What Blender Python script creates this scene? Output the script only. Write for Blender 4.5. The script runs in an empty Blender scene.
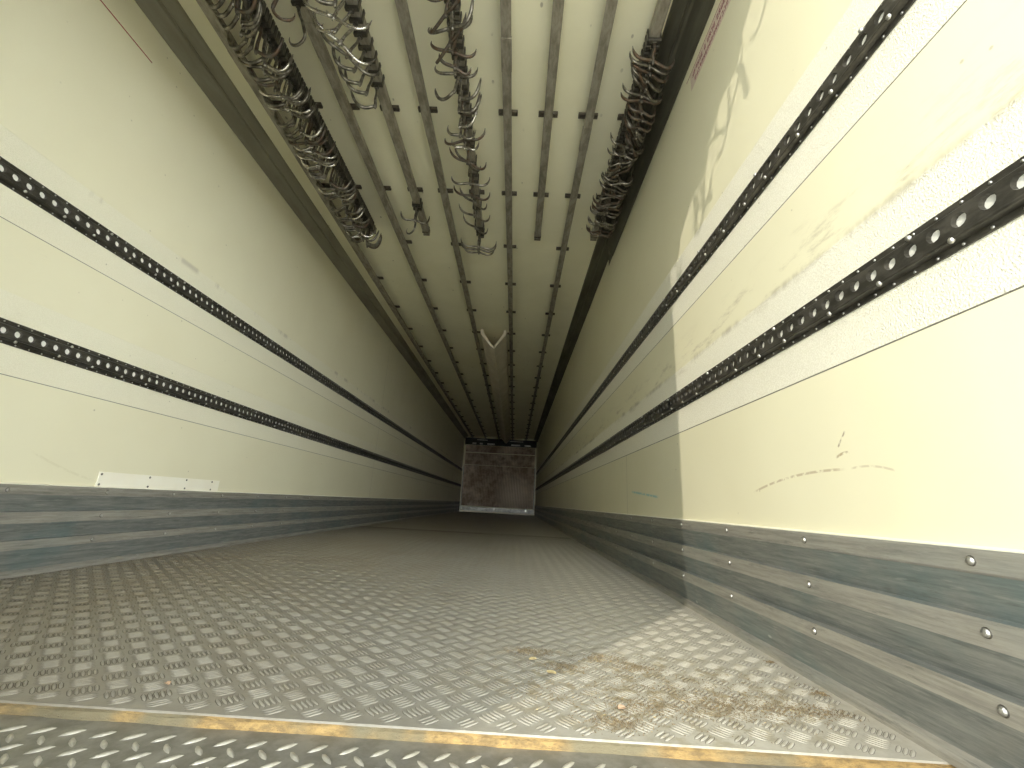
import bpy, math, random
from mathutils import Vector, Matrix
random.seed(7)
S = bpy.context.scene
C = S.collection
PI = math.pi

# ------------------------------------------------------------------ camera
cd = bpy.data.cameras.new('camera'); cam = bpy.data.objects.new('camera', cd); C.objects.link(cam)
cd.sensor_fit = 'HORIZONTAL'; cd.sensor_width = 36.0; cd.lens = 425.49 / 1024 * 36
cd.clip_start = 0.02; cd.clip_end = 500
R_ = Vector((0.99857537, 0.00374501, 0.05322785)); U_ = Vector((-0.05023691, -0.2702508, 0.96147842)); F_ = Vector((-0.01798562, 0.96278268, 0.26967765))
m3 = Matrix((R_, U_, -F_)).transposed()
cam.matrix_world = Matrix.Translation((0.5318, 0.0, 0.3443)) @ m3.to_4x4()
S.camera = cam

# ------------------------------------------------------------------ light and exposure
W_ = bpy.data.worlds.new('sky'); S.world = W_; W_.use_nodes = True
bg = W_.node_tree.nodes['Background']; bg.inputs[0].default_value = (0.93, 0.98, 0.99, 1)
_n, _l = W_.node_tree.nodes, W_.node_tree.links      # pale sky with an added fill glow for the left wall, low towards (+X, -Y), dimmer overhead
_tc = _n.new('ShaderNodeTexCoord'); _dp = _n.new('ShaderNodeVectorMath'); _dp.operation = 'DOT_PRODUCT'
_dp.inputs[1].default_value = Vector((0.86, -0.51, 0.0)).normalized(); _l.new(_tc.outputs['Generated'], _dp.inputs[0])
_mr = _n.new('ShaderNodeMapRange'); _mr.inputs[1].default_value = 0.15; _mr.inputs[2].default_value = 0.95; _mr.interpolation_type = 'SMOOTHSTEP'; _l.new(_dp.outputs['Value'], _mr.inputs[0])
_sz = _n.new('ShaderNodeSeparateXYZ'); _l.new(_tc.outputs['Generated'], _sz.inputs[0])
_mz = _n.new('ShaderNodeMapRange'); _mz.inputs[1].default_value = 0.65; _mz.inputs[2].default_value = 0.05; _mz.interpolation_type = 'SMOOTHSTEP'; _l.new(_sz.outputs[2], _mz.inputs[0])
_mu = _n.new('ShaderNodeMath'); _mu.operation = 'MULTIPLY'; _l.new(_mr.outputs[0], _mu.inputs[0]); _l.new(_mz.outputs[0], _mu.inputs[1])
_ma = _n.new('ShaderNodeMath'); _ma.operation = 'MULTIPLY_ADD'; _l.new(_mu.outputs[0], _ma.inputs[0]); _ma.inputs[1].default_value = 19.5; _ma.inputs[2].default_value = 3.6
_l.new(_ma.outputs[0], bg.inputs[1])
SUN = Vector((0.743, 1.007, -0.625)).normalized()
sd = bpy.data.lights.new('sun', 'SUN'); sd.energy = 2.6; sd.color = (1.0, 0.93, 0.78); sd.angle = math.radians(0.6)
so = bpy.data.objects.new('sun', sd); C.objects.link(so); so.rotation_euler = SUN.to_track_quat('-Z', 'Y').to_euler(); so.location = (-5, -6, 6)
S.view_settings.view_transform = 'Standard'; S.view_settings.look = 'None'; S.view_settings.gamma = 1
S.view_settings.use_curve_mapping = False
S.view_settings.exposure = -0.13
S.cycles.max_bounces = 16; S.cycles.diffuse_bounces = 12; S.cycles.glossy_bounces = 6
S.cycles.sample_clamp_indirect = 6.0

# ------------------------------------------------------------------ dimensions
XL, XR, H, YD, Y0, YS = -1.23, 1.23, 2.47, 14.36, 0.21, 0.784
XC = 0.035   # inner edge of the shut rear door leaf

# ------------------------------------------------------------------ node helper
class NT:
    def __init__(s, name):
        s.m = bpy.data.materials.new(name); s.m.use_nodes = True
        s.t = s.m.node_tree; s.n = s.t.nodes; s.l = s.t.links
        s.b = s.n['Principled BSDF']
        s.tc = s.n.new('ShaderNodeTexCoord').outputs['Object']
        sp = s.n.new('ShaderNodeSeparateXYZ'); s.l.new(s.tc, sp.inputs[0])
        s.x, s.y, s.z = sp.outputs
    def put(s, sock, v):
        if isinstance(v, bpy.types.NodeSocket): s.l.new(v, sock)
        elif isinstance(v, (tuple, list)): sock.default_value = (*v, 1) if len(v) == 3 and sock.type == 'RGBA' else v
        else: sock.default_value = v
    def math(s, op, a, b=0.0, c=0.0, clamp=False):
        n = s.n.new('ShaderNodeMath'); n.operation = op; n.use_clamp = clamp
        s.put(n.inputs[0], a); s.put(n.inputs[1], b); s.put(n.inputs[2], c); return n.outputs[0]
    def noise(s, scale, detail=4, rough=0.6, stretch=(1, 1, 1), off=(0, 0, 0)):
        mp = s.n.new('ShaderNodeMapping'); s.l.new(s.tc, mp.inputs[0]); mp.inputs['Scale'].default_value = stretch; mp.inputs['Location'].default_value = off
        n = s.n.new('ShaderNodeTexNoise'); s.l.new(mp.outputs[0], n.inputs['Vector'])
        n.inputs['Scale'].default_value = scale; n.inputs['Detail'].default_value = detail; n.inputs['Roughness'].default_value = rough
        return n.outputs[0]
    def voro(s, scale, stretch=(1, 1, 1)):
        mp = s.n.new('ShaderNodeMapping'); s.l.new(s.tc, mp.inputs[0]); mp.inputs['Scale'].default_value = stretch
        n = s.n.new('ShaderNodeTexVoronoi'); s.l.new(mp.outputs[0], n.inputs['Vector']); n.inputs['Scale'].default_value = scale
        return n.outputs[0]
    def ramp(s, v, a, b):
        n = s.n.new('ShaderNodeMapRange'); s.put(n.inputs[0], v); n.inputs[1].default_value = a; n.inputs[2].default_value = b
        n.interpolation_type = 'SMOOTHSTEP'; return n.outputs[0]
    def band(s, v, a, b, e=0.0005):
        return s.math('MULTIPLY', s.ramp(v, a - e, a + e), s.ramp(v, b + e, b - e))
    def mix(s, f, a, b):
        n = s.n.new('ShaderNodeMix'); n.data_type = 'RGBA'; s.put(n.inputs[0], f); s.put(n.inputs[6], a); s.put(n.inputs[7], b); return n.outputs[2]
    def bump(s, h, dist, strength=1.0, base=None):
        n = s.n.new('ShaderNodeBump'); s.put(n.inputs['Height'], h); n.inputs['Distance'].default_value = dist; n.inputs['Strength'].default_value = strength
        if base is not None: s.l.new(base, n.inputs['Normal'])
        return n.outputs[0]
    def out(s, color=None, rough=None, metal=None, normal=None, spec=None):
        if color is not None: s.put(s.b.inputs['Base Color'], color)
        if rough is not None: s.put(s.b.inputs['Roughness'], rough)
        if metal is not None: s.put(s.b.inputs['Metallic'], metal)
        if normal is not None: s.put(s.b.inputs['Normal'], normal)
        if spec is not None: s.put(s.b.inputs['Specular IOR Level'], spec)
        return s.m

def metal(name, c, c2, rough=0.4, met=0.8, scale=30, stretch=(1, 1, 1), bump=0.0004):
    t = NT(name); n = t.noise(scale, 5, 0.65, stretch); f = t.ramp(n, 0.35, 0.65)
    return t.out(t.mix(f, c, c2), t.math('MULTIPLY_ADD', n, 0.3, rough - 0.12), met, t.bump(n, bump))

def wall_mat(name, right):
    t = NT(name)
    base = t.mix(t.ramp(t.noise(1.3, 3), 0.35, 0.7), (0.815, 0.78, 0.575), (0.785, 0.745, 0.54))
    strip = t.math('MAXIMUM', t.band(t.z, 0.675, 0.948, 0.003), t.band(t.z, 1.175, 1.462, 0.004))
    peb = t.noise(260, 2, 0.5)
    pebc = t.mix(t.ramp(peb, 0.42, 0.62), (0.80, 0.775, 0.655), (0.90, 0.88, 0.77))
    col = t.mix(t.math('MULTIPLY', strip, 0.85 if right else 0.35), base, pebc)
    # dirt rubbed above the lower strip, long streaks along the panel
    sm = t.noise(9, 8, 0.75, (1, 0.55, 2.2), (3, 1, 0))
    if right:
        near = t.math('MULTIPLY', t.ramp(t.z, 0.90, 0.965), t.ramp(t.z, 1.11, 0.99))
        d1 = t.math('MULTIPLY', t.ramp(sm, 0.50, 0.72), near)
        col = t.mix(t.math('MULTIPLY', d1, 0.75), col, (0.42, 0.37, 0.26))
        near2 = t.math('MULTIPLY', t.ramp(t.z, 0.93, 0.948), t.ramp(t.z, 0.966, 0.95))
        col = t.mix(t.math('MULTIPLY', t.math('MULTIPLY', near2, t.ramp(t.noise(6, 5, 0.7, (1, .8, .2)), 0.45, 0.62)), 0.5), col, (0.30, 0.26, 0.18))
    else:
        near = t.math('MULTIPLY', t.ramp(t.z, 1.43, 1.455), t.ramp(t.z, 1.475, 1.46))
        col = t.mix(t.math('MULTIPLY', t.math('MULTIPLY', near, t.ramp(t.noise(4, 5, 0.7, (1, 1, .1)), 0.52, 0.6)), 0.5), col, (0.42, 0.38, 0.28))
        d1 = t.math('MULTIPLY', t.ramp(sm, 0.60, 0.80), t.band(t.z, 0.70, 1.50, 0.1))
        col = t.mix(t.math('MULTIPLY', d1, 0.4), col, (0.5, 0.45, 0.33))
    # specks
    sp = t.math('MULTIPLY', t.ramp(t.voro(16, (1, 1, 1)), 0.075, 0.045), t.ramp(t.noise(5, 2), 0.50, 0.60))
    col = t.mix(t.math('MULTIPLY', sp, 0.55), col, (0.33, 0.29, 0.20))
    # joints in the skin
    jt = t.math('MAXIMUM', t.band(t.z, 0.6735, 0.6765, 0.0004), t.band(t.z, 1.1735, 1.1765, 0.0004))
    for yy, z1 in ((2.72, 0.673 if right else -1), (5.36, 2.4), (8.1, 2.4), (10.9, 2.4)):
        jt = t.math('MAXIMUM', jt, t.math('MULTIPLY', t.math('MULTIPLY', t.band(t.y, yy - 0.004, yy + 0.004, 0.001), t.ramp(t.z, z1 + .001, z1 - .001)), 0.35))
    col = t.mix(t.math('MULTIPLY', jt, 0.9 if right else 0.7), col, (0.07, 0.065, 0.05))
    # single scuffs with a place of their own
    def arc(y0, z0, y1, z1, bow, w, c, a, col):
        L = math.hypot(y1 - y0, z1 - z0); ca, sa = (y1 - y0) / L, (z1 - z0) / L
        dy = t.math('SUBTRACT', t.y, y0); dz = t.math('SUBTRACT', t.z, z0)
        u = t.math('ADD', t.math('MULTIPLY', dy, ca), t.math('MULTIPLY', dz, sa))
        v = t.math('SUBTRACT', t.math('MULTIPLY', dz, ca), t.math('MULTIPLY', dy, sa))
        uu = t.math('MULTIPLY', t.math('MULTIPLY', u, t.math('SUBTRACT', L, u)), 4 * bow / (L * L))
        dist = t.math('ABSOLUTE', t.math('SUBTRACT', v, uu))
        k = t.math('MULTIPLY', t.ramp(dist, w, w * 0.4), t.band(u, 0, L, L * 0.06))
        k = t.math('MULTIPLY', k, t.ramp(t.noise(45, 3), 0.38, 0.52))
        return t.mix(t.math('MULTIPLY', k, a), col, c)
    if right:
        col = arc(0.935, 0.452, 1.27, 0.416, 0.012, 0.004, (0.45, 0.36, 0.22), 0.7, col)
        col = arc(0.80, 0.44, 0.90, 0.452, 0.006, 0.003, (0.48, 0.40, 0.26), 0.5, col)
        col = arc(2.15, 0.412, 2.6, 0.447, 0.0, 0.007, (0.25, 0.55, 0.58), 0.8, col)
        col = arc(0.905, 0.53, 0.93, 0.50, 0.0, 0.003, (0.35, 0.29, 0.2), 0.9, col)
        col = arc(0.90, 0.485, 0.94, 0.478, 0.003, 0.004, (0.42, 0.34, 0.2), 0.9, col)
    else:
        col = arc(1.56, 0.43, 1.86, 0.335, -0.01, 0.006, (0.55, 0.5, 0.3), 0.2, col)
    nb = t.bump(t.math('MULTIPLY', peb, strip), 0.0024, 1.0, t.bump(t.noise(3.0, 2), 0.004))
    rough = t.mix(strip, (0.33,) * 3, (0.5,) * 3)
    return t.out(col, rough, 0.0, nb, 0.45)

M = {}
M['wall_l'] = wall_mat('wall_panel_left', False); M['wall_r'] = wall_mat('wall_panel_right', True)
def plain(name, c1, c2, rough, scale=4, b=0.0005, spec=0.4):
    t = NT(name); n = t.noise(scale, 5, 0.6); return t.out(t.mix(t.ramp(n, 0.35, 0.68), c1, c2), rough, 0, t.bump(n, b), spec)
def ceil_mat():
    t = NT('ceiling_panel'); n = t.noise(2.0, 4)
    col = t.mix(t.ramp(n, 0.35, 0.7), (0.89, 0.86, 0.66), (0.84, 0.81, 0.61))
    sp = t.math('MULTIPLY', t.ramp(t.voro(13, (1, .6, 1)), 0.11, 0.06), t.ramp(t.noise(4, 2, .5, (1, 1, 1), (5, 2, 0)), 0.50, 0.6))
    col = t.mix(t.math('MULTIPLY', sp, 0.6), col, (0.25, 0.22, 0.15))
    return t.out(col, 0.42, 0, t.bump(t.noise(7, 3), 0.003), 0.4)
M['ceil'] = ceil_mat()
def floor_mat(name, bright, brown):
    t = NT(name)
    n1 = t.noise(1.6, 6, 0.65); n2 = t.noise(38, 5, 0.7); n3 = t.noise(7, 5, 0.7, (1, .5, 1))
    col = t.mix(t.ramp(n2, 0.35, 0.7), tuple(v * 0.80 for v in bright), bright)
    dirt = t.math('MULTIPLY', t.ramp(n1, 0.36, 0.66), t.ramp(n3, 0.25, 0.60))
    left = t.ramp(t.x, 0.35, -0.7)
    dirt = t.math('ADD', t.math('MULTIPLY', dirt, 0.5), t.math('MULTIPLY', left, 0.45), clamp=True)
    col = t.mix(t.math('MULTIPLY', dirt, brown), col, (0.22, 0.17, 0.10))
    pale = t.ramp(t.x, 0.25, 1.0)  # floor colour lightened towards the right, painting in stronger sunlight there
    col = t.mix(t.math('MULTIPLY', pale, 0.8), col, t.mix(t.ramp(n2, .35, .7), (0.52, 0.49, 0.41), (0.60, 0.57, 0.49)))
    # dusty sweepings ground in on the right near the sill
    dx = t.math('SUBTRACT', t.x, 0.85); dy = t.math('SUBTRACT', t.y, 1.0)
    rr = t.math('SQRT', t.math('ADD', t.math('MULTIPLY', dx, dx), t.math('MULTIPLY', t.math('MULTIPLY', dy, dy), 2.5)))
    dust = t.math('MULTIPLY', t.ramp(rr, 0.55, 0.15), t.ramp(t.noise(26, 5, 0.7), 0.48, 0.62))
    col = t.mix(t.math('MULTIPLY', dust, 0.75), col, (0.27, 0.22, 0.12))
    return t.out(col, t.math('MULTIPLY_ADD', n2, 0.3, 0.28), 0.12, t.bump(n2, 0.0008), 0.5)
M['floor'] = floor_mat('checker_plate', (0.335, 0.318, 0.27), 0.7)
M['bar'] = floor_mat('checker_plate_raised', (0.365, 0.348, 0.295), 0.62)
def grime_mat():
    t = NT('grime_round_bars'); m = t.math('ADD', t.math('MULTIPLY', t.ramp(t.x, 0.75, -0.25), 0.75), t.math('MULTIPLY', t.ramp(t.noise(4, 5, .7), .45, .62), 0.6), clamp=True)
    return t.out(t.mix(m, (0.29, 0.27, 0.23), (0.075, 0.06, 0.038)), 0.75, 0.0)
M['grime'] = grime_mat()
M['sill'] = metal('tread_plate_steel', (0.29, 0.275, 0.235), (0.20, 0.19, 0.155), 0.40, 0.45, 22)
M['sillbar'] = metal('tread_plate_worn', (0.60, 0.575, 0.50), (0.46, 0.44, 0.375), 0.32, 0.6, 60)
def edge_mat():
    t = NT('rusty_wood_edge'); n = t.noise(40, 6, 0.7, (1, 3, 2)); n2 = t.noise(5, 3)
    c = t.mix(t.ramp(n, 0.35, 0.65), (0.18, 0.12, 0.05), (0.37, 0.245, 0.09))
    return t.out(t.mix(t.ramp(n2, 0.45, 0.6), c, (0.17, 0.145, 0.085)), 0.8, 0, t.bump(n, 0.004))
M['edge'] = edge_mat()
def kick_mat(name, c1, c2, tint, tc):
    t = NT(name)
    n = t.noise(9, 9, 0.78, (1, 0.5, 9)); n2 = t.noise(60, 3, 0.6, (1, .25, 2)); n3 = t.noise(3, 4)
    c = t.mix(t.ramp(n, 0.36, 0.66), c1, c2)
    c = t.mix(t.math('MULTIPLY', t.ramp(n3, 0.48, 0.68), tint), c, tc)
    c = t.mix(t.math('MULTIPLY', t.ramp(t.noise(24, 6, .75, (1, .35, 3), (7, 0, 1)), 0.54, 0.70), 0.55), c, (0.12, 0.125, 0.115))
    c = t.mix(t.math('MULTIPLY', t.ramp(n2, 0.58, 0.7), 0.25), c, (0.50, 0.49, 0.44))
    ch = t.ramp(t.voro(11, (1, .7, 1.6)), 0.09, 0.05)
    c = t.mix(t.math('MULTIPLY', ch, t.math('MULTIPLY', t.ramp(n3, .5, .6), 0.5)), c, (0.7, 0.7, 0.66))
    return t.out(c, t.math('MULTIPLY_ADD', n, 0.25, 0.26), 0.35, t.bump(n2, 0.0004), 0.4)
M['kick'] = kick_mat('kick_plate_oxide_shaded', (0.30, 0.305, 0.28), (0.165, 0.18, 0.172), 0.5, (0.13, 0.205, 0.21))  # slopes: rib shade painted in as a darker tone, plus bluish oxide
M['kick_lit'] = kick_mat('kick_plate_scuffed_lit', (0.42, 0.40, 0.345), (0.27, 0.26, 0.225), 0.3, (0.24, 0.28, 0.265))  # flats: lit tone painted in lighter than the slopes, plus scuffs
M['rail'] = metal('dark_galvanised_rail', (0.062, 0.058, 0.048), (0.12, 0.112, 0.095), 0.33, 0.6, 45, (1, .4, 1))
M['hole'] = metal('grey_panel_behind_holes', (0.80, 0.79, 0.72), (0.70, 0.69, 0.63), 0.5, 0.0, 20)
M['bright'] = metal('zinc_screw', (0.75, 0.74, 0.70), (0.5, 0.49, 0.46), 0.28, 0.9, 90)
M['track'] = metal('meat_rail_steel', (0.38, 0.35, 0.29), (0.22, 0.20, 0.16), 0.45, 0.35, 30, (1, .35, 1), 0.0012)
M['brkt'] = metal('bracket_steel', (0.15, 0.13, 0.10), (0.09, 0.075, 0.06), 0.5, 0.5, 50)
M['hook'] = metal('hook_steel', (0.27, 0.25, 0.21), (0.10, 0.09, 0.072), 0.30, 0.8, 35)
M['hookb'] = metal('bright_hook_steel', (0.62, 0.60, 0.55), (0.28, 0.255, 0.22), 0.24, 0.9, 25)
M['rust'] = metal('rusty_steel', (0.10, 0.06, 0.035), (0.13, 0.12, 0.10), 0.5, 0.5, 30)
M['saddle'] = metal('saddle_steel', (0.06, 0.055, 0.045), (0.11, 0.10, 0.08), 0.42, 0.6, 50)
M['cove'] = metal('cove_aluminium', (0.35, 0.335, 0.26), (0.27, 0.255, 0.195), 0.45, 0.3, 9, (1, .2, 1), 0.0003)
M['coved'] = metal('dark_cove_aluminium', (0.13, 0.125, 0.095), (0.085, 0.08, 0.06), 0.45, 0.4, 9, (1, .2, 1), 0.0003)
M['red'] = plain('red_line_ink', (0.42, 0.025, 0.035), (0.28, 0.02, 0.03), 0.5)
M['ink'] = plain('magenta_stamp_ink', (0.20, 0.02, 0.055), (0.34, 0.06, 0.11), 0.5, 60)
M['inkpale'] = plain('faded_stamp_ink', (0.66, 0.55, 0.46), (0.70, 0.60, 0.50), 0.5, 60)
M['white'] = plain('white_patch', (0.93, 0.90, 0.76), (0.91, 0.87, 0.72), 0.3, 9)
M['darkscrew'] = metal('dark_screw', (0.12, 0.11, 0.10), (0.2, 0.19, 0.17), 0.35, 0.8, 90)
def brown_mat():
    t = NT('stained_front_panel')
    rib = t.math('ABSOLUTE', t.math('SINE', t.math('MULTIPLY', t.x, 60)))
    n = t.noise(4.2, 7, 0.7); n2 = t.noise(2.0, 3, 0.6, (1, 1, 1), (2, 0, 5))
    c = t.mix(t.ramp(n, 0.38, 0.62), (0.24, 0.17, 0.11), (0.48, 0.37, 0.27))
    c = t.mix(t.math('MULTIPLY', t.ramp(n2, 0.5, 0.66), 0.7), c, (0.70, 0.56, 0.42))
    wx = t.math('SUBTRACT', t.x, 0.55); wz = t.math('SUBTRACT', t.z, 0.62)
    d = t.math('SQRT', t.math('ADD', t.math('MULTIPLY', wx, wx), t.math('MULTIPLY', wz, wz)))
    worn = t.math('MULTIPLY', t.ramp(t.math('ADD', d, t.math('MULTIPLY', n, 0.6)), 1.05, 0.45), t.math('MULTIPLY_ADD', rib, 0.5, 0.5))  # paler patch low on the right of the panel
    c = t.mix(t.math('MULTIPLY', worn, 0.85), c, (0.86, 0.72, 0.56))
    return t.out(c, 0.5, 0.1, t.bump(rib, 0.008))
M['brown'] = brown_mat()
M['silver'] = metal('bulkhead_frame', (0.46, 0.45, 0.41), (0.30, 0.29, 0.26), 0.4, 0.6, 8)
M['duct'] = plain('duct_sheet', (0.78, 0.72, 0.60), (0.68, 0.62, 0.50), 0.55, 6)
M['dark'] = plain('black_gap', (0.02, 0.02, 0.018), (0.03, 0.03, 0.025), 0.8)
M['ground'] = plain('yard_concrete', (0.74, 0.72, 0.65), (0.66, 0.64, 0.58), 0.9, 0.8, 0.004, 0.2)
M['straw'] = plain('straw_crumbs', (0.25, 0.195, 0.11), (0.13, 0.095, 0.055), 0.9, 120)
M['leaf'] = plain('dry_leaf', (0.56, 0.47, 0.25), (0.46, 0.34, 0.18), 0.7, 60)
M['leaf2'] = plain('pink_leaf', (0.58, 0.40, 0.27), (0.46, 0.31, 0.2), 0.7, 60)

# ------------------------------------------------------------------ mesh helpers
class MB:
    def __init__(s): s.v = []; s.f = []; s.mi = []; s.mats = []; s.sm = []
    def mat(s, m):
        if m not in s.mats: s.mats.append(m)
        return s.mats.index(m)
    def quad(s, pts, m, smooth=False):
        b = len(s.v); s.v += [tuple(p) for p in pts]; s.f.append(tuple(range(b, b + len(pts)))); s.mi.append(s.mat(m)); s.sm.append(smooth)
    def add(s, vs, fs, m, smooth=False):
        b = len(s.v); s.v += [tuple(p) for p in vs]; k = s.mat(m)
        for f in fs: s.f.append(tuple(b + i for i in f)); s.mi.append(k); s.sm.append(smooth)
    def box(s, x0, x1, y0, y1, z0, z1, m, bev=0.0):
        if bev <= 0:
            vs = [(x, y, z) for z in (z0, z1) for y in (y0, y1) for x in (x0, x1)]
            s.add(vs, [(0, 2, 3, 1), (4, 5, 7, 6), (0, 1, 5, 4), (2, 6, 7, 3), (0, 4, 6, 2), (1, 3, 7, 5)], m); return
        e = bev; vs = []
        for sx in (0, 1):
            for sy in (0, 1):
                for sz in (0, 1):
                    X, Y, Z = (x0, x1)[sx], (y0, y1)[sy], (z0, z1)[sz]; dx, dy, dz = (e, -e)[sx], (e, -e)[sy], (e, -e)[sz]
                    vs += [(X, Y + dy, Z + dz), (X + dx, Y, Z + dz), (X + dx, Y + dy, Z)]
        i = lambda a, b, c, k: (a * 4 + b * 2 + c) * 3 + k
        fs = []
        for a in (0, 1):
            q = [i(a, 0, 0, 0), i(a, 1, 0, 0), i(a, 1, 1, 0), i(a, 0, 1, 0)]; fs.append(q if a else q[::-1])
            q = [i(0, a, 0, 1), i(1, a, 0, 1), i(1, a, 1, 1), i(0, a, 1, 1)]; fs.append(q[::-1] if a else q)
            q = [i(0, 0, a, 2), i(1, 0, a, 2), i(1, 1, a, 2), i(0, 1, a, 2)]; fs.append(q if a else q[::-1])
        for a in (0, 1):
            for b in (0, 1):
                fs.append((i(a, b, 0, 0), i(a, b, 1, 0), i(a, b, 1, 1), i(a, b, 0, 1)))
                fs.append((i(a, 0, b, 0), i(a, 1, b, 0), i(a, 1, b, 2), i(a, 0, b, 2)))
                fs.append((i(0, a, b, 1), i(1, a, b, 1), i(1, a, b, 2), i(0, a, b, 2)))
                for c in (0, 1): fs.append((i(a, b, c, 0), i(a, b, c, 1), i(a, b, c, 2)))
        s.add(vs, fs, m)
    def sweep(s, prof, y0, y1, m, cap=True, segs=1, jit=0.0):
        """profile [(x, z)...] run along Y"""
        n = len(prof); vs = []
        for k in range(segs + 1):
            y = y0 + (y1 - y0) * k / segs
            vs += [(x, y, z) for x, z in prof]
        fs = [(k * n + j, k * n + (j + 1) % n, (k + 1) * n + (j + 1) % n, (k + 1) * n + j) for k in range(segs) for j in range(n)]
        if cap: fs += [tuple(range(n)), tuple(range(segs * n, segs * n + n))[::-1]]
        s.add(vs, fs, m)
    def tube(s, pts, rad, m, n=8, smooth=True):
        """pts list of Vector, rad list"""
        vs = []; up = Vector((0.13, 0.99, 0.05))
        for k, p in enumerate(pts):
            a = pts[max(k - 1, 0)]; b = pts[min(k + 1, len(pts) - 1)]; d = (b - a).normalized()
            u = d.cross(up)
            if u.length < 1e-4: u = d.cross(Vector((1, 0, 0)))
            u.normalize(); w = d.cross(u)
            for j in range(n):
                t = 2 * PI * j / n; vs.append(p + (u * math.cos(t) + w * math.sin(t)) * rad[k])
        K = len(pts)
        fs = [(k * n + j, k * n + (j + 1) % n, (k + 1) * n + (j + 1) % n, (k + 1) * n + j) for k in range(K - 1) for j in range(n)]
        fs += [tuple(range(n))[::-1], tuple(range((K - 1) * n, K * n))]
        s.add(vs, fs, m, smooth)
    def dome(s, c, axis, r, h, m, n=8):
        a = Vector(axis).normalized(); u = a.orthogonal().normalized(); w = a.cross(u); c = Vector(c); vs = []
        for rr, hh in ((r, 0), (r * 0.92, h * 0.45), (r * 0.55, h * 0.9)):
            vs += [c + (u * math.cos(2 * PI * j / n) + w * math.sin(2 * PI * j / n)) * rr + a * hh for j in range(n)]
        vs.append(c + a * h)
        fs = [(k * n + j, k * n + (j + 1) % n, (k + 1) * n + (j + 1) % n, (k + 1) * n + j) for k in range(2) for j in range(n)]
        fs += [(2 * n + j, 2 * n + (j + 1) % n, 3 * n) for j in range(n)]
        s.add(vs, fs, m, True)
    def build(s, name, parent=None, kind=None, fix=True):
        me = bpy.data.meshes.new(name); me.from_pydata(s.v, [], s.f)
        for m in s.mats: me.materials.append(m)
        me.polygons.foreach_set('material_index', s.mi); me.polygons.foreach_set('use_smooth', s.sm)
        if fix:
            import bmesh
            b = bmesh.new(); b.from_mesh(me); bmesh.ops.recalc_face_normals(b, faces=b.faces[:]); b.to_mesh(me); b.free()
        me.update()
        o = bpy.data.objects.new(name, me); C.objects.link(o)
        if parent: o.parent = parent
        if kind: o['kind'] = kind
        return o
def empty(name, loc=(0, 0, 0)):
    o = bpy.data.objects.new(name, None); C.objects.link(o); o.location = loc; o.empty_display_size = 0.05; return o
def tag(o, label=None, cat=None, group=None, kind=None):
    if label: o['label'] = label
    if cat: o['category'] = cat
    if group: o['group'] = group
    if kind: o['kind'] = kind
    return o
def copy_tree(o, parent=None):
    c = o.copy(); C.objects.link(c); c.parent = parent
    for ch in list(o.children): copy_tree(ch, c)
    return c

# ------------------------------------------------------------------ the trailer shell
b = MB(); b.box(XL - 0.06, XL, Y0, YD, -0.05, H + 0.1, M['wall_l']); tag(b.build('wall_left', kind='structure'), 'cream glossy insulated panel wall on the left of the trailer')
b = MB(); b.box(XR, XR + 0.06, Y0, YD, -0.05, H + 0.1, M['wall_r']); tag(b.build('wall_right', kind='structure'), 'cream panel wall on the right, sunlit near the opening')
b = MB(); b.box(XL, XR, Y0, YD, H, H + 0.1, M['ceil']); tag(b.build('ceiling', kind='structure'), 'cream panel ceiling of the trailer')
b = MB(); b.box(XL, XR, YD, YD + 0.1, -0.05, H + 0.1, M['wall_l']); tag(b.build('wall_front', kind='structure'), 'end wall at the dark far end of the trailer')
b = MB(); b.box(XL, XC, Y0, Y0 + 0.06, -0.06, H, M['wall_l']); tag(b.build('door_1', kind='structure'), 'shut left rear door leaf')
b = MB(); b.box(-40, 40, -50, 40, -1.32, -1.22, M['ground']); tag(b.build('ground', kind='structure'), 'concrete yard behind the trailer')

# floor with five-bar checker plate (raised bars are real, near the opening where they show)
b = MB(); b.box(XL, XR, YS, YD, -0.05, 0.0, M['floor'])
P = 0.0632; HB = 0.0014
def bar(cx, cy, ax, ay, L, Wd, h, mat, mb):
    px, py = -ay, ax
    g = 1.0016
    hexa = lambda l, w, z: [(cx + ax * l, cy + ay * l, z), (cx + ax * l * .5 + px * w, cy + ay * l * .5 + py * w, z), (cx - ax * l * .5 + px * w, cy - ay * l * .5 + py * w, z),
                            (cx - ax * l, cy - ay * l, z), (cx - ax * l * .5 - px * w, cy - ay * l * .5 - py * w, z), (cx + ax * l * .5 - px * w, cy + ay * l * .5 - py * w, z)]
    base = len(mb.v); mb.v += hexa(L * 1.06, Wd * 1.45, .00012)
    mb.f.append(tuple(base + i for i in range(6))); mb.mi.append(mb.mat(M['grime'])); mb.sm.append(False)
    vs = hexa(L, Wd, 0.0001) + hexa(L * .86, Wd * .52, h)
    base = len(mb.v); mb.v += vs; k = mb.mat(mat)
    for f in ((0, 1, 7, 6), (1, 2, 8, 7), (2, 3, 9, 8), (3, 4, 10, 9), (4, 5, 11, 10), (5, 0, 6, 11), (6, 7, 8, 9, 10, 11)):
        mb.f.append(tuple(base + i for i in f)); mb.mi.append(k); mb.sm.append(True)
q = math.sqrt(0.5)
ii0 = int(XL / P) - 1; nj = int((5.2 - YS) / P)
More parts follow.
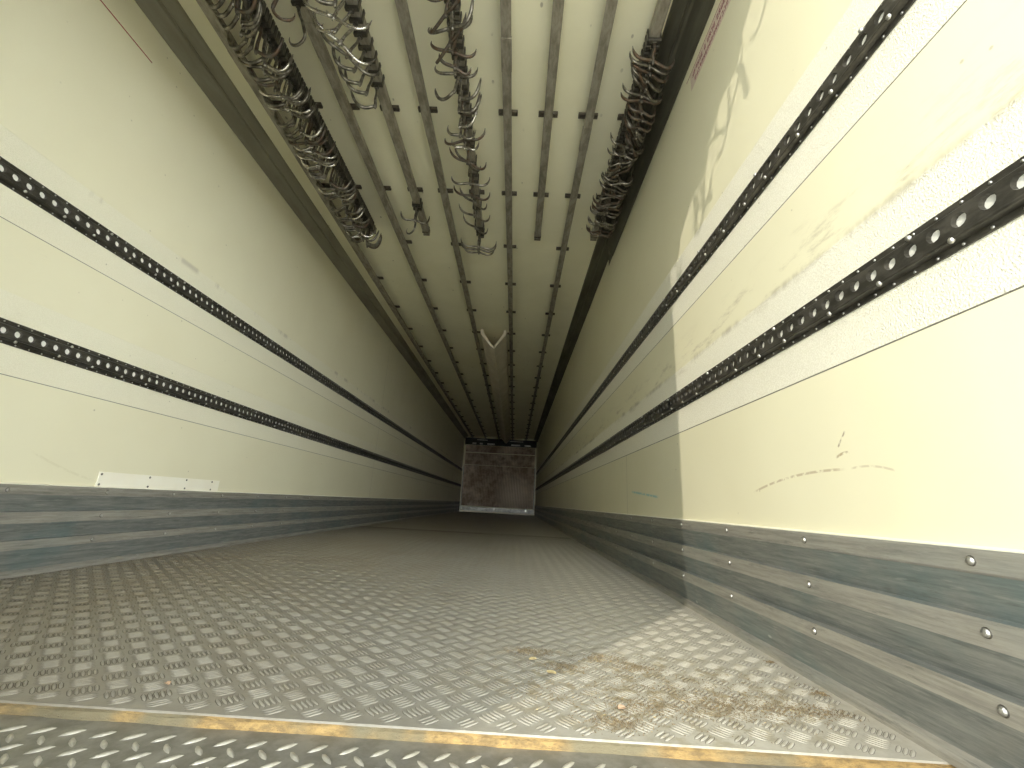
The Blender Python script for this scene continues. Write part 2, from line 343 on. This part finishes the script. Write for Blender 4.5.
for j in range(-1, nj):
    for i in range(ii0, -ii0 + 2):
        for odd in (0, 1):
            cx = -0.2450 + 4 * P + (i + odd * 0.5) * P; cy = 0.8335 - 0.032 + (j + odd * 0.5) * P + 0.032
            if cx < XL + 0.03 or cx > XR - 0.03 or cy < YS - 0.03: continue
            # even cells: row of bars stepping along (1,1), each bar lying along (-1,1); odd cells the other way
            for k in range(-2, 3):
                if odd == 0: ox, oy, ax, ay = q * k * 0.0084, q * k * 0.0084, -q, q
                else: ox, oy, ax, ay = q * k * 0.0084, -q * k * 0.0084, q, q
                if cy + oy - 0.0133 < YS: continue
                bar(cx + ox, cy + oy, ax, ay, 0.0175, 0.0026, HB * min(1, max(.08, (5.2 - cy) / 2.6)), M['bar'], b)
floor = b.build('floor', kind='structure', fix=False); tag(floor, 'worn aluminium five-bar checker plate floor')

# sill in front of the drop, with single-bar tread plate
b = MB(); zs = -0.015
b.box(XL, XR, Y0, YS - 0.006, -0.06, zs, M['sill'])
p2 = 0.0455
for j in range(-11, 2):
    for i in range(-30, 31):
        for odd in (0, 1):
            cx = -0.1446 + (i + odd * 0.5) * p2; cy = 0.739 + (j + odd * 0.5) * p2
            if abs(cx) > 1.21 or cy > YS - 0.028 or cy < Y0 + 0.03: continue
            ax, ay = (q, q) if odd == 0 else (-q, q)
            L, Wd, hh = 0.0155, 0.0040, 0.0024
            px, py = -ay, ax; vs = []
            for t_ in (-1, -.6, 0, .6, 1):
                w = Wd * (1 - t_ * t_) + 0.0004; hz = hh * (1 - t_ ** 4) 
                X, Y = cx + ax * L * t_, cy + ay * L * t_
                vs += [(X + px * w, Y + py * w, zs), (X + px * w * .5, Y + py * w * .5, zs + hz), (X - px * w * .5, Y - py * w * .5, zs + hz), (X - px * w, Y - py * w, zs)]
            b.add(vs, [(4 * k + e, 4 * k + e + 1, 4 * k + e + 5, 4 * k + e + 4) for k in range(4) for e in range(3)], M['sillbar'], True)
tag(b.build('sill', kind='structure', fix=False), 'steel tread plate sill with raised lozenges across the trailer mouth')
# wood and rust edge strip between sill and floor plate
b = MB(); N = 60; pts = []
rr = random.Random(3)
prev = None
for k in range(N + 1):
    x = XL + (XR - XL) * k / N; w = YS - 0.007 - rr.uniform(0, 0.0035)
    cur = [(x, w, zs - 0.02), (x, w, zs + 0.001 + rr.uniform(0, .0015)), (x, w + 0.004, -0.006 + rr.uniform(-.001, .001)), (x, YS + .0005, -0.003), (x, YS + .001, -0.05)]
    if prev:
        for e in range(4): b.quad([prev[e], prev[e + 1], cur[e + 1], cur[e]], M['edge'])
    prev = cur
tag(b.build('trim_3', kind='structure', fix=False), 'brown weathered edge strip where floor plate drops to sill')

# kick plates: folded profile, bolts are parts
def kick(name, sx, label):
    X = XL if sx > 0 else XR
    pr = [(0, .316), (.020, .316), (.022, .312), (.022, .283), (.003, .224), (.022, .2215), (.022, .183), (.003, .127), (.022, .1245), (.022, .093), (.004, .024), (.004, .022), (.015, .016), (.018, .010), (.018, .0), (0, .0)]
    b = MB(); ya = Y0 + 0.06 if sx > 0 else Y0
    for (p0, z0), (p1, z1) in zip(pr, pr[1:]):
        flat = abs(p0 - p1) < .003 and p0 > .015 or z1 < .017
        b.quad([(X + sx * p0, ya, z0), (X + sx * p1, ya, z1), (X + sx * p1, YD, z1), (X + sx * p0, YD, z0)], M['kick_lit'] if flat else M['kick'])
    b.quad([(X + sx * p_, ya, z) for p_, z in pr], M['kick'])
    b.quad([(X + sx * p_, ya, z) for p_, z in ((.0222, .2845), (.0222, .2815))] + [(X + sx * p_, YD, z) for p_, z in ((.0222, .2815), (.0222, .2845))], M['silver'])  # thin bright strip painting a highlight along the top rib's edge
    # thin sealant bead on the top edge
    b.sweep([(X + sx * p_, z) for p_, z in ((0, .316), (.013, .316), (.013, .3175), (0, .3205))], Y0 + .06 if sx > 0 else Y0, YD, M['white'])
    o = b.build(name, kind='structure', fix=False); tag(o, label)
    bt = None; ys = [0.68 + 0.372 * k for k in range(32)] if sx < 0 else [0.387 + .3715 * k for k in range(33)]
    for i, y in enumerate(ys):
        for z in (.299, .204, .109) if sx < 0 else (.297, .202, .107):
            yy = y + random.uniform(-.006, .006)
            if bt is None:
                mb = MB(); mb.dome((0, 0, 0), (sx, 0, 0), .0078, .0012, M['darkscrew'], 12); mb.dome((sx * .001, 0, 0), (sx, 0, 0), .0062, .0042, M['bright'], 10)
                bt = mb.build('bolt', o); c = bt
            else:
                c = bt.copy(); C.objects.link(c); c.parent = o
            c.location = (X + sx * .022, yy, z)
    return o
kick('baseboard_left', 1, 'ribbed grey aluminium kick plate along the left wall')
kick('baseboard_right', -1, 'ribbed grey aluminium kick plate along the right wall')

# coves
b = MB()
b.sweep([(XL, 2.366), (XL + .006, 2.364), (XL + .062, 2.412), (XL + .066, 2.426), (XL + .074, 2.424), (XL + .112, 2.458), (XL + .116, H), (XL, H)], Y0 + .06, YD, M['cove'])
tag(b.build('trim_1', kind='structure'), 'grey folded cove along the left wall and ceiling')
b = MB()
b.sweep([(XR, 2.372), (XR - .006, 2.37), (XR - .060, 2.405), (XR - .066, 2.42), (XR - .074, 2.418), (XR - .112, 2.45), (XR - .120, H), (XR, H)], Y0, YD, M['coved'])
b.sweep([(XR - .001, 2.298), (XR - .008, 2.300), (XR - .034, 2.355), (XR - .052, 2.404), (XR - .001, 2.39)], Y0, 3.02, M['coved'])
b.add([(XR - .004, 3.02, 2.298), (XR - .034, 3.02, 2.355), (XR - .004, 3.16, 2.292), (XR - .02, 3.10, 2.37)], [(0, 1, 3), (0, 3, 2)], M['coved'])
tag(b.build('trim_2', kind='structure'), 'dark folded cove along the right wall with a torn lower flap')

# ------------------------------------------------------------------ cargo rails (perforated lashing rails on the side walls)
def cargo_rail(sx, zc, label):
    X = XL if sx > 0 else XR
    o = empty('cargo_rail', (X, Y0, zc)); tag(o, label, 'cargo rail', 'perforated rails on the side walls')
    ya = Y0 + (.07 if sx > 0 else .01) - Y0; L = YD - Y0 - .02
    b = MB(); m = M['rail']
    T = lambda p_, y, z: (sx * p_, y, z)
    def strip(prof):
        b.add([T(p_, y, z) for y in (ya, L) for p_, z in prof], [(j, j + 1, len(prof) + j + 1, len(prof) + j) for j in range(len(prof) - 1)], m)
    top = [(0, .0405), (.003, .0405), (.003, .026), (.013, .0215), (.0145, .020)]
    bot = [(.0145, -.019), (.0145, -.0205), (.018, -.0225), (.0185, -.025), (.017, -.0275), (.004, -.0295), (.0035, -.0405), (0, -.0405)]
    strip(top); strip(bot)
    pit = .0428; n = 12; n_cells = int((L - ya) / pit); z0, z1, pf, rh = -.019, .020, .0145, .0123
    zh = .001
    for k in range(n_cells):
        y0 = ya + (k * pit); y1 = y0 + pit; yc = (y0 + y1) / 2
        ring = []
        for j in range(n):
            a = 2 * PI * j / n; ring.append((yc + rh * math.cos(a), zh + rh * math.sin(a)))
        outer = []
        for j in range(n):
            a = 2 * PI * j / n; ca, sa = math.cos(a), math.sin(a)
            s_ = min((pit / 2) / abs(ca) if abs(ca) > 1e-6 else 9, ((z1 - zh) if sa > 0 else (zh - z0)) / abs(sa) if abs(sa) > 1e-6 else 9)
            outer.append((yc + s_ * ca, zh + s_ * sa))
        vs = [T(pf, y, z) for y, z in outer] + [T(pf, y, z) for y, z in ring] + [T(pf - .008, yc + (y - yc) * .9, zh + (z - zh) * .9) for y, z in ring]
        fs = [(j, (j + 1) % n, n + (j + 1) % n, n + j) for j in range(n)] + [(n + j, n + (j + 1) % n, 2 * n + (j + 1) % n, 2 * n + j) for j in range(n)]
        b.add(vs, fs, m)
        # corner fillers between the octant rays and the cell corners
        for (sy, sz) in ((1, 1), (-1, 1), (-1, -1), (1, -1)):
            cy_, cz_ = (y1 if sy > 0 else y0), (z1 if sz > 0 else z0)
            aa = [(y, z) for y, z in outer if (y - yc) * sy > 1e-6 and (z - zh) * sz > 1e-6]
            ed = [(y, z) for y, z in aa if abs(z - cz_) < 1e-6]; sd_ = [(y, z) for y, z in aa if abs(y - cy_) < 1e-6]
            if ed and sd_:
                e1 = max(ed, key=lambda t: (t[0] - yc) * sy); s1 = max(sd_, key=lambda t: (t[1] - zh) * sz)
                b.quad([T(pf, *e1), T(pf, cy_, cz_), T(pf, *s1)], m)
        b.add([T(pf - .008, yc + (y - yc) * .92, zh + (z - zh) * .92) for y, z in ring], [tuple(range(n))], M['hole'])
    b.build('perforated_track', o)
    def row_of(name, spots, mk):
        first = None
        for loc in spots[:100]:
            if first is None: first = mk(MB(), (0, 0, 0)).build(name, o); c = first
            else: c = first.copy(); C.objects.link(c); c.parent = o
            c.location = loc
        if len(spots) > 100:
            b = MB()
            for loc in spots[100:]: mk(b, loc)
            b.build(name, o)['kind'] = 'stuff'
    def rivet(b, l): b.dome(l, (sx, 0, 0), .0030, .0022, M['bright'], 6); return b
    def bolt(b, l): b.dome(l, (sx, 0, -.25), .0056, .005, M['bright'], 8); return b
    sp = []; y = ya + .02
    while y < L - .05:
        sp += [T(.0032, y, .0335), T(.0036, y + .012, -.0355)]; y += pit
    y_in = 1.0 if sx > 0 else .25       # the first ones lie behind the picture's edge
    sp = [p for p in sp if p[1] > y_in] 
    row_of('rivet', sp, rivet)
    sp = []; y = ya + .26; k = 0
    while y < L - .05:
        sp.append(T(.016, y + random.uniform(-.02, .02), -.0265))
        if k % 3 == 1: sp.append(T(.0145, y + .05, .0240))
        y += pit * 3.2; k += 1
    row_of('bolt', sp, bolt)
cargo_rail(1, 0.815, 'dark perforated cargo rail on the left wall, the lower one')
cargo_rail(1, 1.321, 'dark perforated cargo rail on the left wall, the upper one')
cargo_rail(-1, 0.815, 'dark perforated cargo rail on the right wall, the lower one')
cargo_rail(-1, 1.321, 'dark perforated cargo rail on the right wall, the upper one')

# ------------------------------------------------------------------ overhead meat rails
ZB, ZT = 2.398, 2.440
def brackets(o, x, ylim, near=0.2):
    first = None
    for k in range(-2, 20):
        y = 1.898 + .6486 * k
        if y < Y0 + .1 or y > ylim: continue
        if first is None:
            b = MB(); b.box(-.054, .054, -.014, .014, .056, .062, M['brkt'], .001)
            b.box(-.016, .016, -.011, .011, .030, .060, M['brkt'])
            b.box(-.054, .054, -.016, .016, .062, .0725, M['brkt'], .002)
            for sx in (-1, 1): b.dome((sx * .040, 0, .056), (0, 0, -1), .0065, .004, M['saddle'], 6)
            first = b.build('bracket', o); c = first
        else:
            c = first.copy(); C.objects.link(c); c.parent = o
        c.location = (0, y - o.location.y, 0)
def meat_rail(x, y1, label, long):
    o = empty('overhead_rail', (x, Y0 + .07, ZB)); tag(o, label, 'overhead rail', 'long rails under the ceiling' if long else 'short rails between the long rails')
    L = y1 - o.location.y; b = MB(); w = .0235
    # bottom channel with a side lip; the lip reads as a dark line beside the flat
    if long:
        b.sweep([(-w, 0), (w, 0), (w, .006), (w - .005, .007), (w - .005, .042), (-w + .005, .042), (-w + .005, .007), (-w, .006)], 0, L, M['track'])
        b.sweep([(-.010, .042), (.010, .042), (.010, .052), (-.010, .052)], 0, L, M['brkt'])
    else:
        b.sweep([(-w, .004), (-w + .004, 0), (w - .004, 0), (w, .004), (w, .046), (-w, .046)], 0, L, M['track'])
    b.build('rail_bar', o)
    if not long:
        b = MB(); b.box(-w - .003, w + .003, L - .045, L - .03, -.006, .05, M['brkt'], .002); b.box(-w - .001, w + .001, L - .004, L + .003, -.004, .046, M['rust'])
        b.build('end_stop', o)
    else:
        for yy in (1.55 - Y0 + random.uniform(-.3, .3), 3.9 + random.uniform(-.8, .8), 7.2):
            b = MB(); b.box(-w - .0015, w + .0015, yy, yy + .16, -.0018, .014, M['track'], .0006); b.build('splice_plate', o)
    brackets(o, x, y1 - .1)
    return o
LX = [-0.952, -0.511, -0.065, 0.390, 0.840]; SX = [-0.7245, -0.282, 0.159, 0.6157, 1.061]
nm = ['nearest the left wall', 'second from the left wall', 'in the middle, left of centre', 'running down the centre line', 'nearest the right wall']
for x, n_ in zip(LX, nm): meat_rail(x, YD - .02, 'long steel meat rail under the ceiling, ' + n_, True)
sn = ['packed solid with meat hooks, beside left wall', 'with a few hooks at its ends, second from left', 'with a loose line of hooks, left of centre',
      'with no hooks on it, right of centre', 'packed with dark hooks beside the right cove']
for x, n_, ye in zip(SX, sn, (3.0, 2.99, 2.99, 2.99, 2.96)): meat_rail(x, ye, 'short steel meat rail ' + n_, False)

# ------------------------------------------------------------------ meat hooks
def arc_pts(sx, w, drop, rise, z0, n=9):
    """crescent arm: leaves the shank, dips, sweeps out and up to the point"""
    pts, rad = [], []
    for k in range(n + 1):
        t = k / n
        x = sx * w * (math.sin(t * PI * .5) ** 1.0) * (1 - .04 * t)
        z = z0 - drop * math.sin(min(1, t * 1.6) * PI * .5) + (drop + rise) * max(0, (t - .30) / .70) ** 1.9
        pts.append(Vector((x, 0.006 * sx * math.sin(t * 3), z))); rad.append(.0074 * (1 - .1 * t) if t < .72 else .0074 * (.93 - (t - .72) / .28 * .75))
    return pts, rad
def make_hook(kind, hm):
    o = empty('meat_hook')
    b = MB()   # saddle straddling the rail
    b.box(-.031, -.0255, -.0095, .0095, -.014, .050, M['saddle'], .0015); b.box(.0255, .031, -.0095, .0095, -.014, .050, M['saddle'], .0015)
    b.box(-.031, .031, -.0095, .0095, -.020, -.003, M['saddle'], .0025); b.box(-.010, .010, -.009, .009, -.034, -.019, M['saddle'], .002)
    b.build('saddle', o)
    zb = -.175 if kind != 'short' else -.135
    b = MB(); b.tube([Vector((0, 0, -.026)), Vector((.003, 0, -.07)), Vector((-.002, .001, -.12 if kind != 'short' else -.09)), Vector((0, 0, zb)), Vector((0, .001, zb - .012))], [.0072, .0066, .0066, .008, .005], hm)
    b.build('shank', o)
    if kind in ('double', 'short', 'wide', 'narrow'):
        w = {'double': .122, 'short': .105, 'wide': .142, 'narrow': .078}[kind]
        for sx in (-1, 1):
            b = MB(); p_, r_ = arc_pts(sx, w, .016, .052 if kind != 'wide' else .062, zb + .006); b.tube(p_, r_, hm); b.build('prong', o)
    elif kind in ('left', 'right'):
        sx = -1 if kind == 'left' else 1
        b = MB(); pts = []; rad = []
        for k in range(12):
            t = k / 11; pts.append(Vector((sx * .118 * math.sin(t * PI * .5), .008 * math.sin(t * 5), zb + .006 - .030 * math.sin(min(1, t * 1.25) * PI) + .062 * t ** 2.2))); rad.append(.0078 if t < .7 else .0078 * (1 - (t - .7) / .3 * .75))
        b.tube(pts, rad, hm); b.build('prong', o)
    else:
        b = MB(); pts = []; rad = []
        for k in range(13):
            a = PI * 1.15 * k / 12; pts.append(Vector((.040 - .040 * math.cos(a), 0, zb - .040 * math.sin(a) + .004))); rad.append(.0062 if k < 9 else .0062 * (1 - (k - 8) * .2))
        b.tube(pts, rad, hm); b.build('prong', o)
    return o
protos = {}
for kd in ('double', 'short', 'wide', 'narrow', 'jay', 'left', 'right'):
    for nm_, hm in (('d', M['hook']), ('b', M['hookb']), ('r', M['rust'])):
        protos[kd + nm_] = None
used = {}
def hook(x, y, kd, col, yaw, tilt, label, group, roll=0.0):
    key = kd + col
    if protos[key] is None:
        protos[key] = make_hook(kd, {'d': M['hook'], 'b': M['hookb'], 'r': M['rust']}[col]); o = protos[key]
    else: o = copy_tree(protos[key])
    o.location = (x, y, ZB); o.rotation_euler = (tilt, roll, yaw)
    # the saddle keeps square to the rail; only shank and prongs swing and turn
    o.rotation_euler = (0, 0, 0)
    rot = Matrix.Translation((0, 0, -.028)) @ Matrix.Rotation(tilt, 4, 'X') @ Matrix.Rotation(roll, 4, 'Y') @ Matrix.Rotation(yaw, 4, 'Z') @ Matrix.Translation((0, 0, .028))
    for ch in o.children:
        if not ch.name.startswith('saddle'): ch.matrix_local = rot
    tag(o, label, 'meat hook', group); return o
rd = random.Random(11)
def row(x, ys, label, group, kinds, cols, yawr, first=None, last=None, tr=.06, rr_=.05):
    n = len(ys)
    yw, tl, rl = rd.uniform(-yawr, yawr) * .6, 0.0, 0.0
    for i, y in enumerate(ys):
        lb = label
        if i == n - 1 and last: lb = last
        if i == 0 and first: lb = first
        gap = min(1.0, (y - ys[i - 1]) / .06) if i else 1.0      # close neighbours hang alike, nested in each other
        yw = max(-yawr, min(yawr, yw + rd.gauss(0, .10 + .5 * gap * yawr))); tl = max(-tr, min(tr, tl * .8 + rd.gauss(0, tr * (.1 + .4 * gap)))); rl = max(-rr_, min(rr_, rl * .7 + rd.gauss(0, rr_ * .5)))
        hook(x, y, rd.choice(kinds), rd.choice(cols), yw, tl, lb, group, rl)
def spread(a, b_, n, j): return sorted(a + (b_ - a) * (k + .5) / n + rd.uniform(-j, j) for k in range(n))
g = 'hooks packed on the rail beside the left wall'
row(SX[0], spread(.6, 2.93, 92, .0015), 'steel meat hook in the packed row beside the left wall', g, ['left', 'right', 'right', 'left', 'double'], ['d', 'd', 'd', 'd', 'b', 'r'], .4,
    None, 'last meat hook at the deep end of the packed left row', .14, .14)
g = 'hooks on the second short rail from the left'
row(SX[1], spread(.5, 1.72, 21, .01), 'meat hook in the small cluster on the second short rail, near the top edge', g, ['left', 'wide', 'left', 'right'], ['d', 'd', 'b', 'd'], .6, None,
    'deepest meat hook of the small cluster on the second short rail', .15, .3)
hook(SX[1], 2.62, 'short', 'd', .25, .1, 'single dark meat hook hanging alone near the tip of the second short rail', None)
hook(SX[1], 2.66, 'jay', 'd', 2.6, -.05, 'small curled hook beside the lone hook near the second rail tip', None)
g = 'hooks in the loose line left of centre'
row(SX[2], spread(.5, 1.95, 30, .015), 'dark steel meat hook in the loose line left of centre, upper crowded half', g, ['double', 'left', 'right', 'narrow', 'right', 'short'], ['d', 'd', 'd', 'r', 'b'], .9, None, None, .16, .14)
row(SX[2], [2.02, 2.07, 2.2, 2.30, 2.36, 2.5, 2.62], 'dark meat hook in the sparse lower half of the loose line left of centre', g, ['double', 'short'], ['d', 'd', 'r'], .8, None, None, .16, .1)
row(SX[2], [2.86, 2.90, 2.94], 'spread two-pronged hook in the bunch of three ending the centre line', g, ['wide', 'double'], ['d'], .12, None, 'very last two-armed hook at the tip of the centre line of hooks', .03, .03)
g = 'hooks packed beside the right cove'
row(SX[4], spread(1.42, 2.70, 44, .004), 'dark meat hook in the packed row beside the right cove', g, ['short', 'narrow', 'narrow', 'short'], ['d', 'd', 'r'], .9, 'first dark meat hook where the right row begins, long shank slanting', 'last meat hook at the deep end of the right row', .2, .16)
hook(LX[1], 1.33, 'jay', 'd', 2.9, .1, 'curled hook dangling alone from the second long rail, at the top edge', None, -.35)
hook(LX[1], 1.24, 'jay', 'r', .4, .0, 'brown curled hook from the second long rail, cut by the top edge', None, .2)
# hooks bunched just inside the mouth; they throw the slivers of shadow on the sunlit right wall
g = 'hooks bunched over the trailer mouth'
for x, y, yw in ((.390, .285, .5), (.390, .33, 1.2), (.390, .39, .8), (.6157, .30, .9), (.6157, .36, .4), (.159, .30, .7), (.6157, .47, 1.3), (.84, .31, .7), (.84, .42, .3)):
    hook(x, y, rd.choice(['double', 'wide']), 'd', yw, rd.uniform(-.2, .2), 'steel meat hook bunched with others over the trailer mouth', g, rd.uniform(-.2, .2))

# ------------------------------------------------------------------ small things
# white repair plate on the left wall above the kick plate
o = MB(); o.box(0, .004, 0, .765, 0, .063, M['white'], .001)
pl = o.build('repair_plate'); pl.location = (XL, 1.83, .318); tag(pl, 'white oblong repair plate screwed to the left wall above the kick plate', 'repair plate')
fs = None
for yy in (.012, .262, .50, .70):
    for zz in (.010, .053):
        if fs is None:
            b = MB(); b.dome((0, 0, 0), (1, 0, 0), .0052, .003, M['darkscrew'], 8); fs = b.build('screw', pl); c = fs
        else: c = fs.copy(); C.objects.link(c); c.parent = pl
        c.location = (.004, yy, zz)
# red line on left wall
def ribbon(name, X, sx, pts, w, m):
    b = MB()
    for (y0, z0), (y1, z1) in zip(pts, pts[1:]):
        b.box(X if sx > 0 else X - .0006, X + .0006 if sx > 0 else X, y0, y1, z0 - w / 2, z0 + w / 2, m)
    return b.build(name)
tag(ribbon('red_line', XL, 1, [(.6, 2.203), (1.478, 2.203)], .005, M['red']), 'thin red line drawn on the left wall, upper corner of the photo', 'marking')
# stamped lettering on the right wall: a ruled line above two rows of small illegible characters
b = MB(); X = XR
b.box(X - .0006, X, .7, 1.515, 2.2405, 2.2435, M['ink'])
b.box(X - .0004, X, .7, 1.475, 2.150, 2.236, M['inkpale'])
rt = random.Random(5)
for rowz, hh in ((2.200, .022), (2.163, .020)):
    y = .72
    while y < 1.455:
        w = .012
        if rt.random() < .14: y += .012; continue
        segs = [(0, w, 0, .0035), (0, w, hh - .0035, hh), (0, w, hh / 2 - .0018, hh / 2 + .0018), (0, .0035, 0, hh), (w - .0035, w, 0, hh)]
        for sgm in rt.sample(segs, rt.choice((3, 3, 4))):
            b.box(X - .0009, X - .0003, y + sgm[0], y + sgm[1], rowz + sgm[2], rowz + sgm[3], M['ink'])
        y += w + .006
tag(b.build('stamped_lettering'), 'two rows of small magenta stamped characters under a line, high on right wall', 'marking')

# air duct: folded sheet hanging in a V under the ceiling
b = MB(); yA, yB = 5.05, YD - .12
xl, xr, xm = 0.00, 0.330, 0.180
outer = [(xl, 2.469), (xl + .006, 2.41), (xl + .125, 2.285), (xm, 2.262), (xr - .125, 2.285), (xr - .006, 2.41), (xr, 2.469)]
inner = [(xl + .035, 2.469), (xl + .045, 2.42), (xl + .135, 2.31), (xm, 2.282), (xr - .135, 2.31), (xr - .045, 2.42), (xr - .035, 2.469)]
n = len(outer); vs = []
for y in (yA, yB): vs += [(x, y + (0.0 if k in (0, 6) else .03 if k in (1, 5) else .10 if k in (2, 4) else .14) * (y == yA), z) for k, (x, z) in enumerate(outer)] + [(x, y + (0.0 if k in (0, 6) else .03 if k in (1, 5) else .10 if k in (2, 4) else .14) * (y == yA), z) for k, (x, z) in enumerate(inner)]
fs_ = []
for j in range(n - 1):
    fs_ += [(j, j + 1, 2 * n + j + 1, 2 * n + j), (n + j, n + j + 1, 3 * n + j + 1, 3 * n + j), (j, j + 1, n + j + 1, n + j)]
b.add(vs, fs_, M['duct']); tag(b.build('air_duct'), 'pale folded air duct with open V mouth, under the ceiling deep inside', 'air duct')

# bulkhead at the front end
o = empty('bulkhead', (0, YD - .06, 0)); tag(o, 'stained brown ribbed bulkhead panel with silver frame at the far end', 'bulkhead')
b = MB(); b.box(-1.16, 1.16, 0, .03, .20, 1.50, M['brown']); b.box(-1.16, 1.16, 0.004, .034, 1.515, 1.90, M['brown']); b.box(-1.16, 1.16, 0.008, .034, 1.93, 2.16, M['brown']); b.build('panel', o)
b = MB(); b.box(-1.19, 1.19, -.01, .03, .05, .165, M['silver'], .004); b.build('kick_strip', o)
for sx in (-1, 1):
    b = MB(); x = 1.175; b.box(sx * x - .014, sx * x + .014, -.012, .03, .06, 1.50, M['silver'], .003); b.build('side_strip', o)
for x in (-1.15, -.10, .92):
    b = MB(); b.box(x - .03, x + .03, -.045, -.01, .09, .19, M['bright'], .006); b.build('buffer', o)
b = MB(); b.box(-1.2, 1.2, -.02, .03, 2.17, 2.40, M['dark'])
for x0, x1 in ((-.95, -.82), (-.70, -.60), (-.45, -.2), (.35, .65), (.8, 1.0)): b.box(x0, x1, -.026, -.019, 2.19, 2.24, M['silver'])
for x0, x1 in ((-.8, -.45), (.3, .75)): b.box(x0, x1, -.028, -.019, 2.33, 2.35, M['silver'])
b.build('vent_slot_board', o)

# sweepings
b = MB(); rs = random.Random(21)
clusters = [(.59, 1.17, .05, 240), (.66, 1.08, .05, 160), (.76, 1.15, .05, 200), (.83, 1.10, .05, 200), (.72, .84, .05, 240), (.79, .90, .07, 300), (.92, .93, .09, 420), (1.02, .93, .08, 300), (.95, 1.02, .16, 300), (.8, .97, .2, 400), (1.12, .93, .05, 200), (1.19, 1.02, .02, 120), (1.19, 1.2, .015, 60), (.62, .93, .06, 60)]
for cx, cy, sg, n in clusters:
    for _ in range(int(n * 2.2)):
        x, y = rs.gauss(cx, sg * .6), rs.gauss(cy, sg * .33)
        if x > 1.195 or y < YS + .004: continue
        a = rs.uniform(0, PI); L = rs.uniform(.0008, .0024) * (3 if rs.random() < .08 else 1); w = rs.uniform(.0006, .0013); h = rs.uniform(.0006, .0016); z = .001
        ca, sa = math.cos(a), math.sin(a)
        v4 = [(x + ca * L, y + sa * L, z), (x - sa * w, y + ca * w, z), (x - ca * L, y - sa * L, z), (x + sa * w, y - ca * w, z), (x, y, z + h)]
        b.add(v4, [(0, 1, 4), (1, 2, 4), (2, 3, 4), (3, 0, 4)], M['straw'] if rs.random() < .985 else M['leaf'])
tag(b.build('straw_crumbs', fix=False), 'brown straw crumbs and grit swept over the floor plate at the right', 'crumbs', kind='stuff')
def leaf(loc, L, w, rz, m, label):
    b = MB(); n = 7; prev = None
    for k in range(n + 1):
        t = k / n; ww = w * math.sin(PI * (t * .9 + .05)) ** .8; x = (t - .5) * L; z = .0008 + .0012 * math.sin(t * PI) * (.5 + t)
        cur = [(x, -ww, z + .0016), (x, 0, z), (x, ww * .9, z + .002), (x, ww * .88, z + .0025), (x, 0, z + .0006), (x, -ww * .97, z + .0021)]
        if prev:
            for e in range(6): b.quad([prev[e], prev[(e + 1) % 6], cur[(e + 1) % 6], cur[e]], m, True)
        prev = cur
    o = b.build('dry_leaf'); o.location = loc; o.rotation_euler = (0, 0, rz); tag(o, label, 'leaf'); return o
leaf((.630, 1.040, 0.0), .022, .0085, -.5, M['leaf'], 'curled pale yellow dry leaf lying at the edge of the sunlit floor')
leaf((.594, 1.115, 0.0), .018, .008, .3, M['leaf'], 'yellowish leaf scrap on the shaded floor beside the crumbs')
leaf((.744, .893, 0.0), .015, .0075, .4, M['leaf2'], 'pinkish dry leaf flake among the crumbs near the sill')
leaf((-.07, .875, 0.0), .014, .005, -.6, M['leaf2'], 'small tan leaf scrap alone on the left half of the floor')
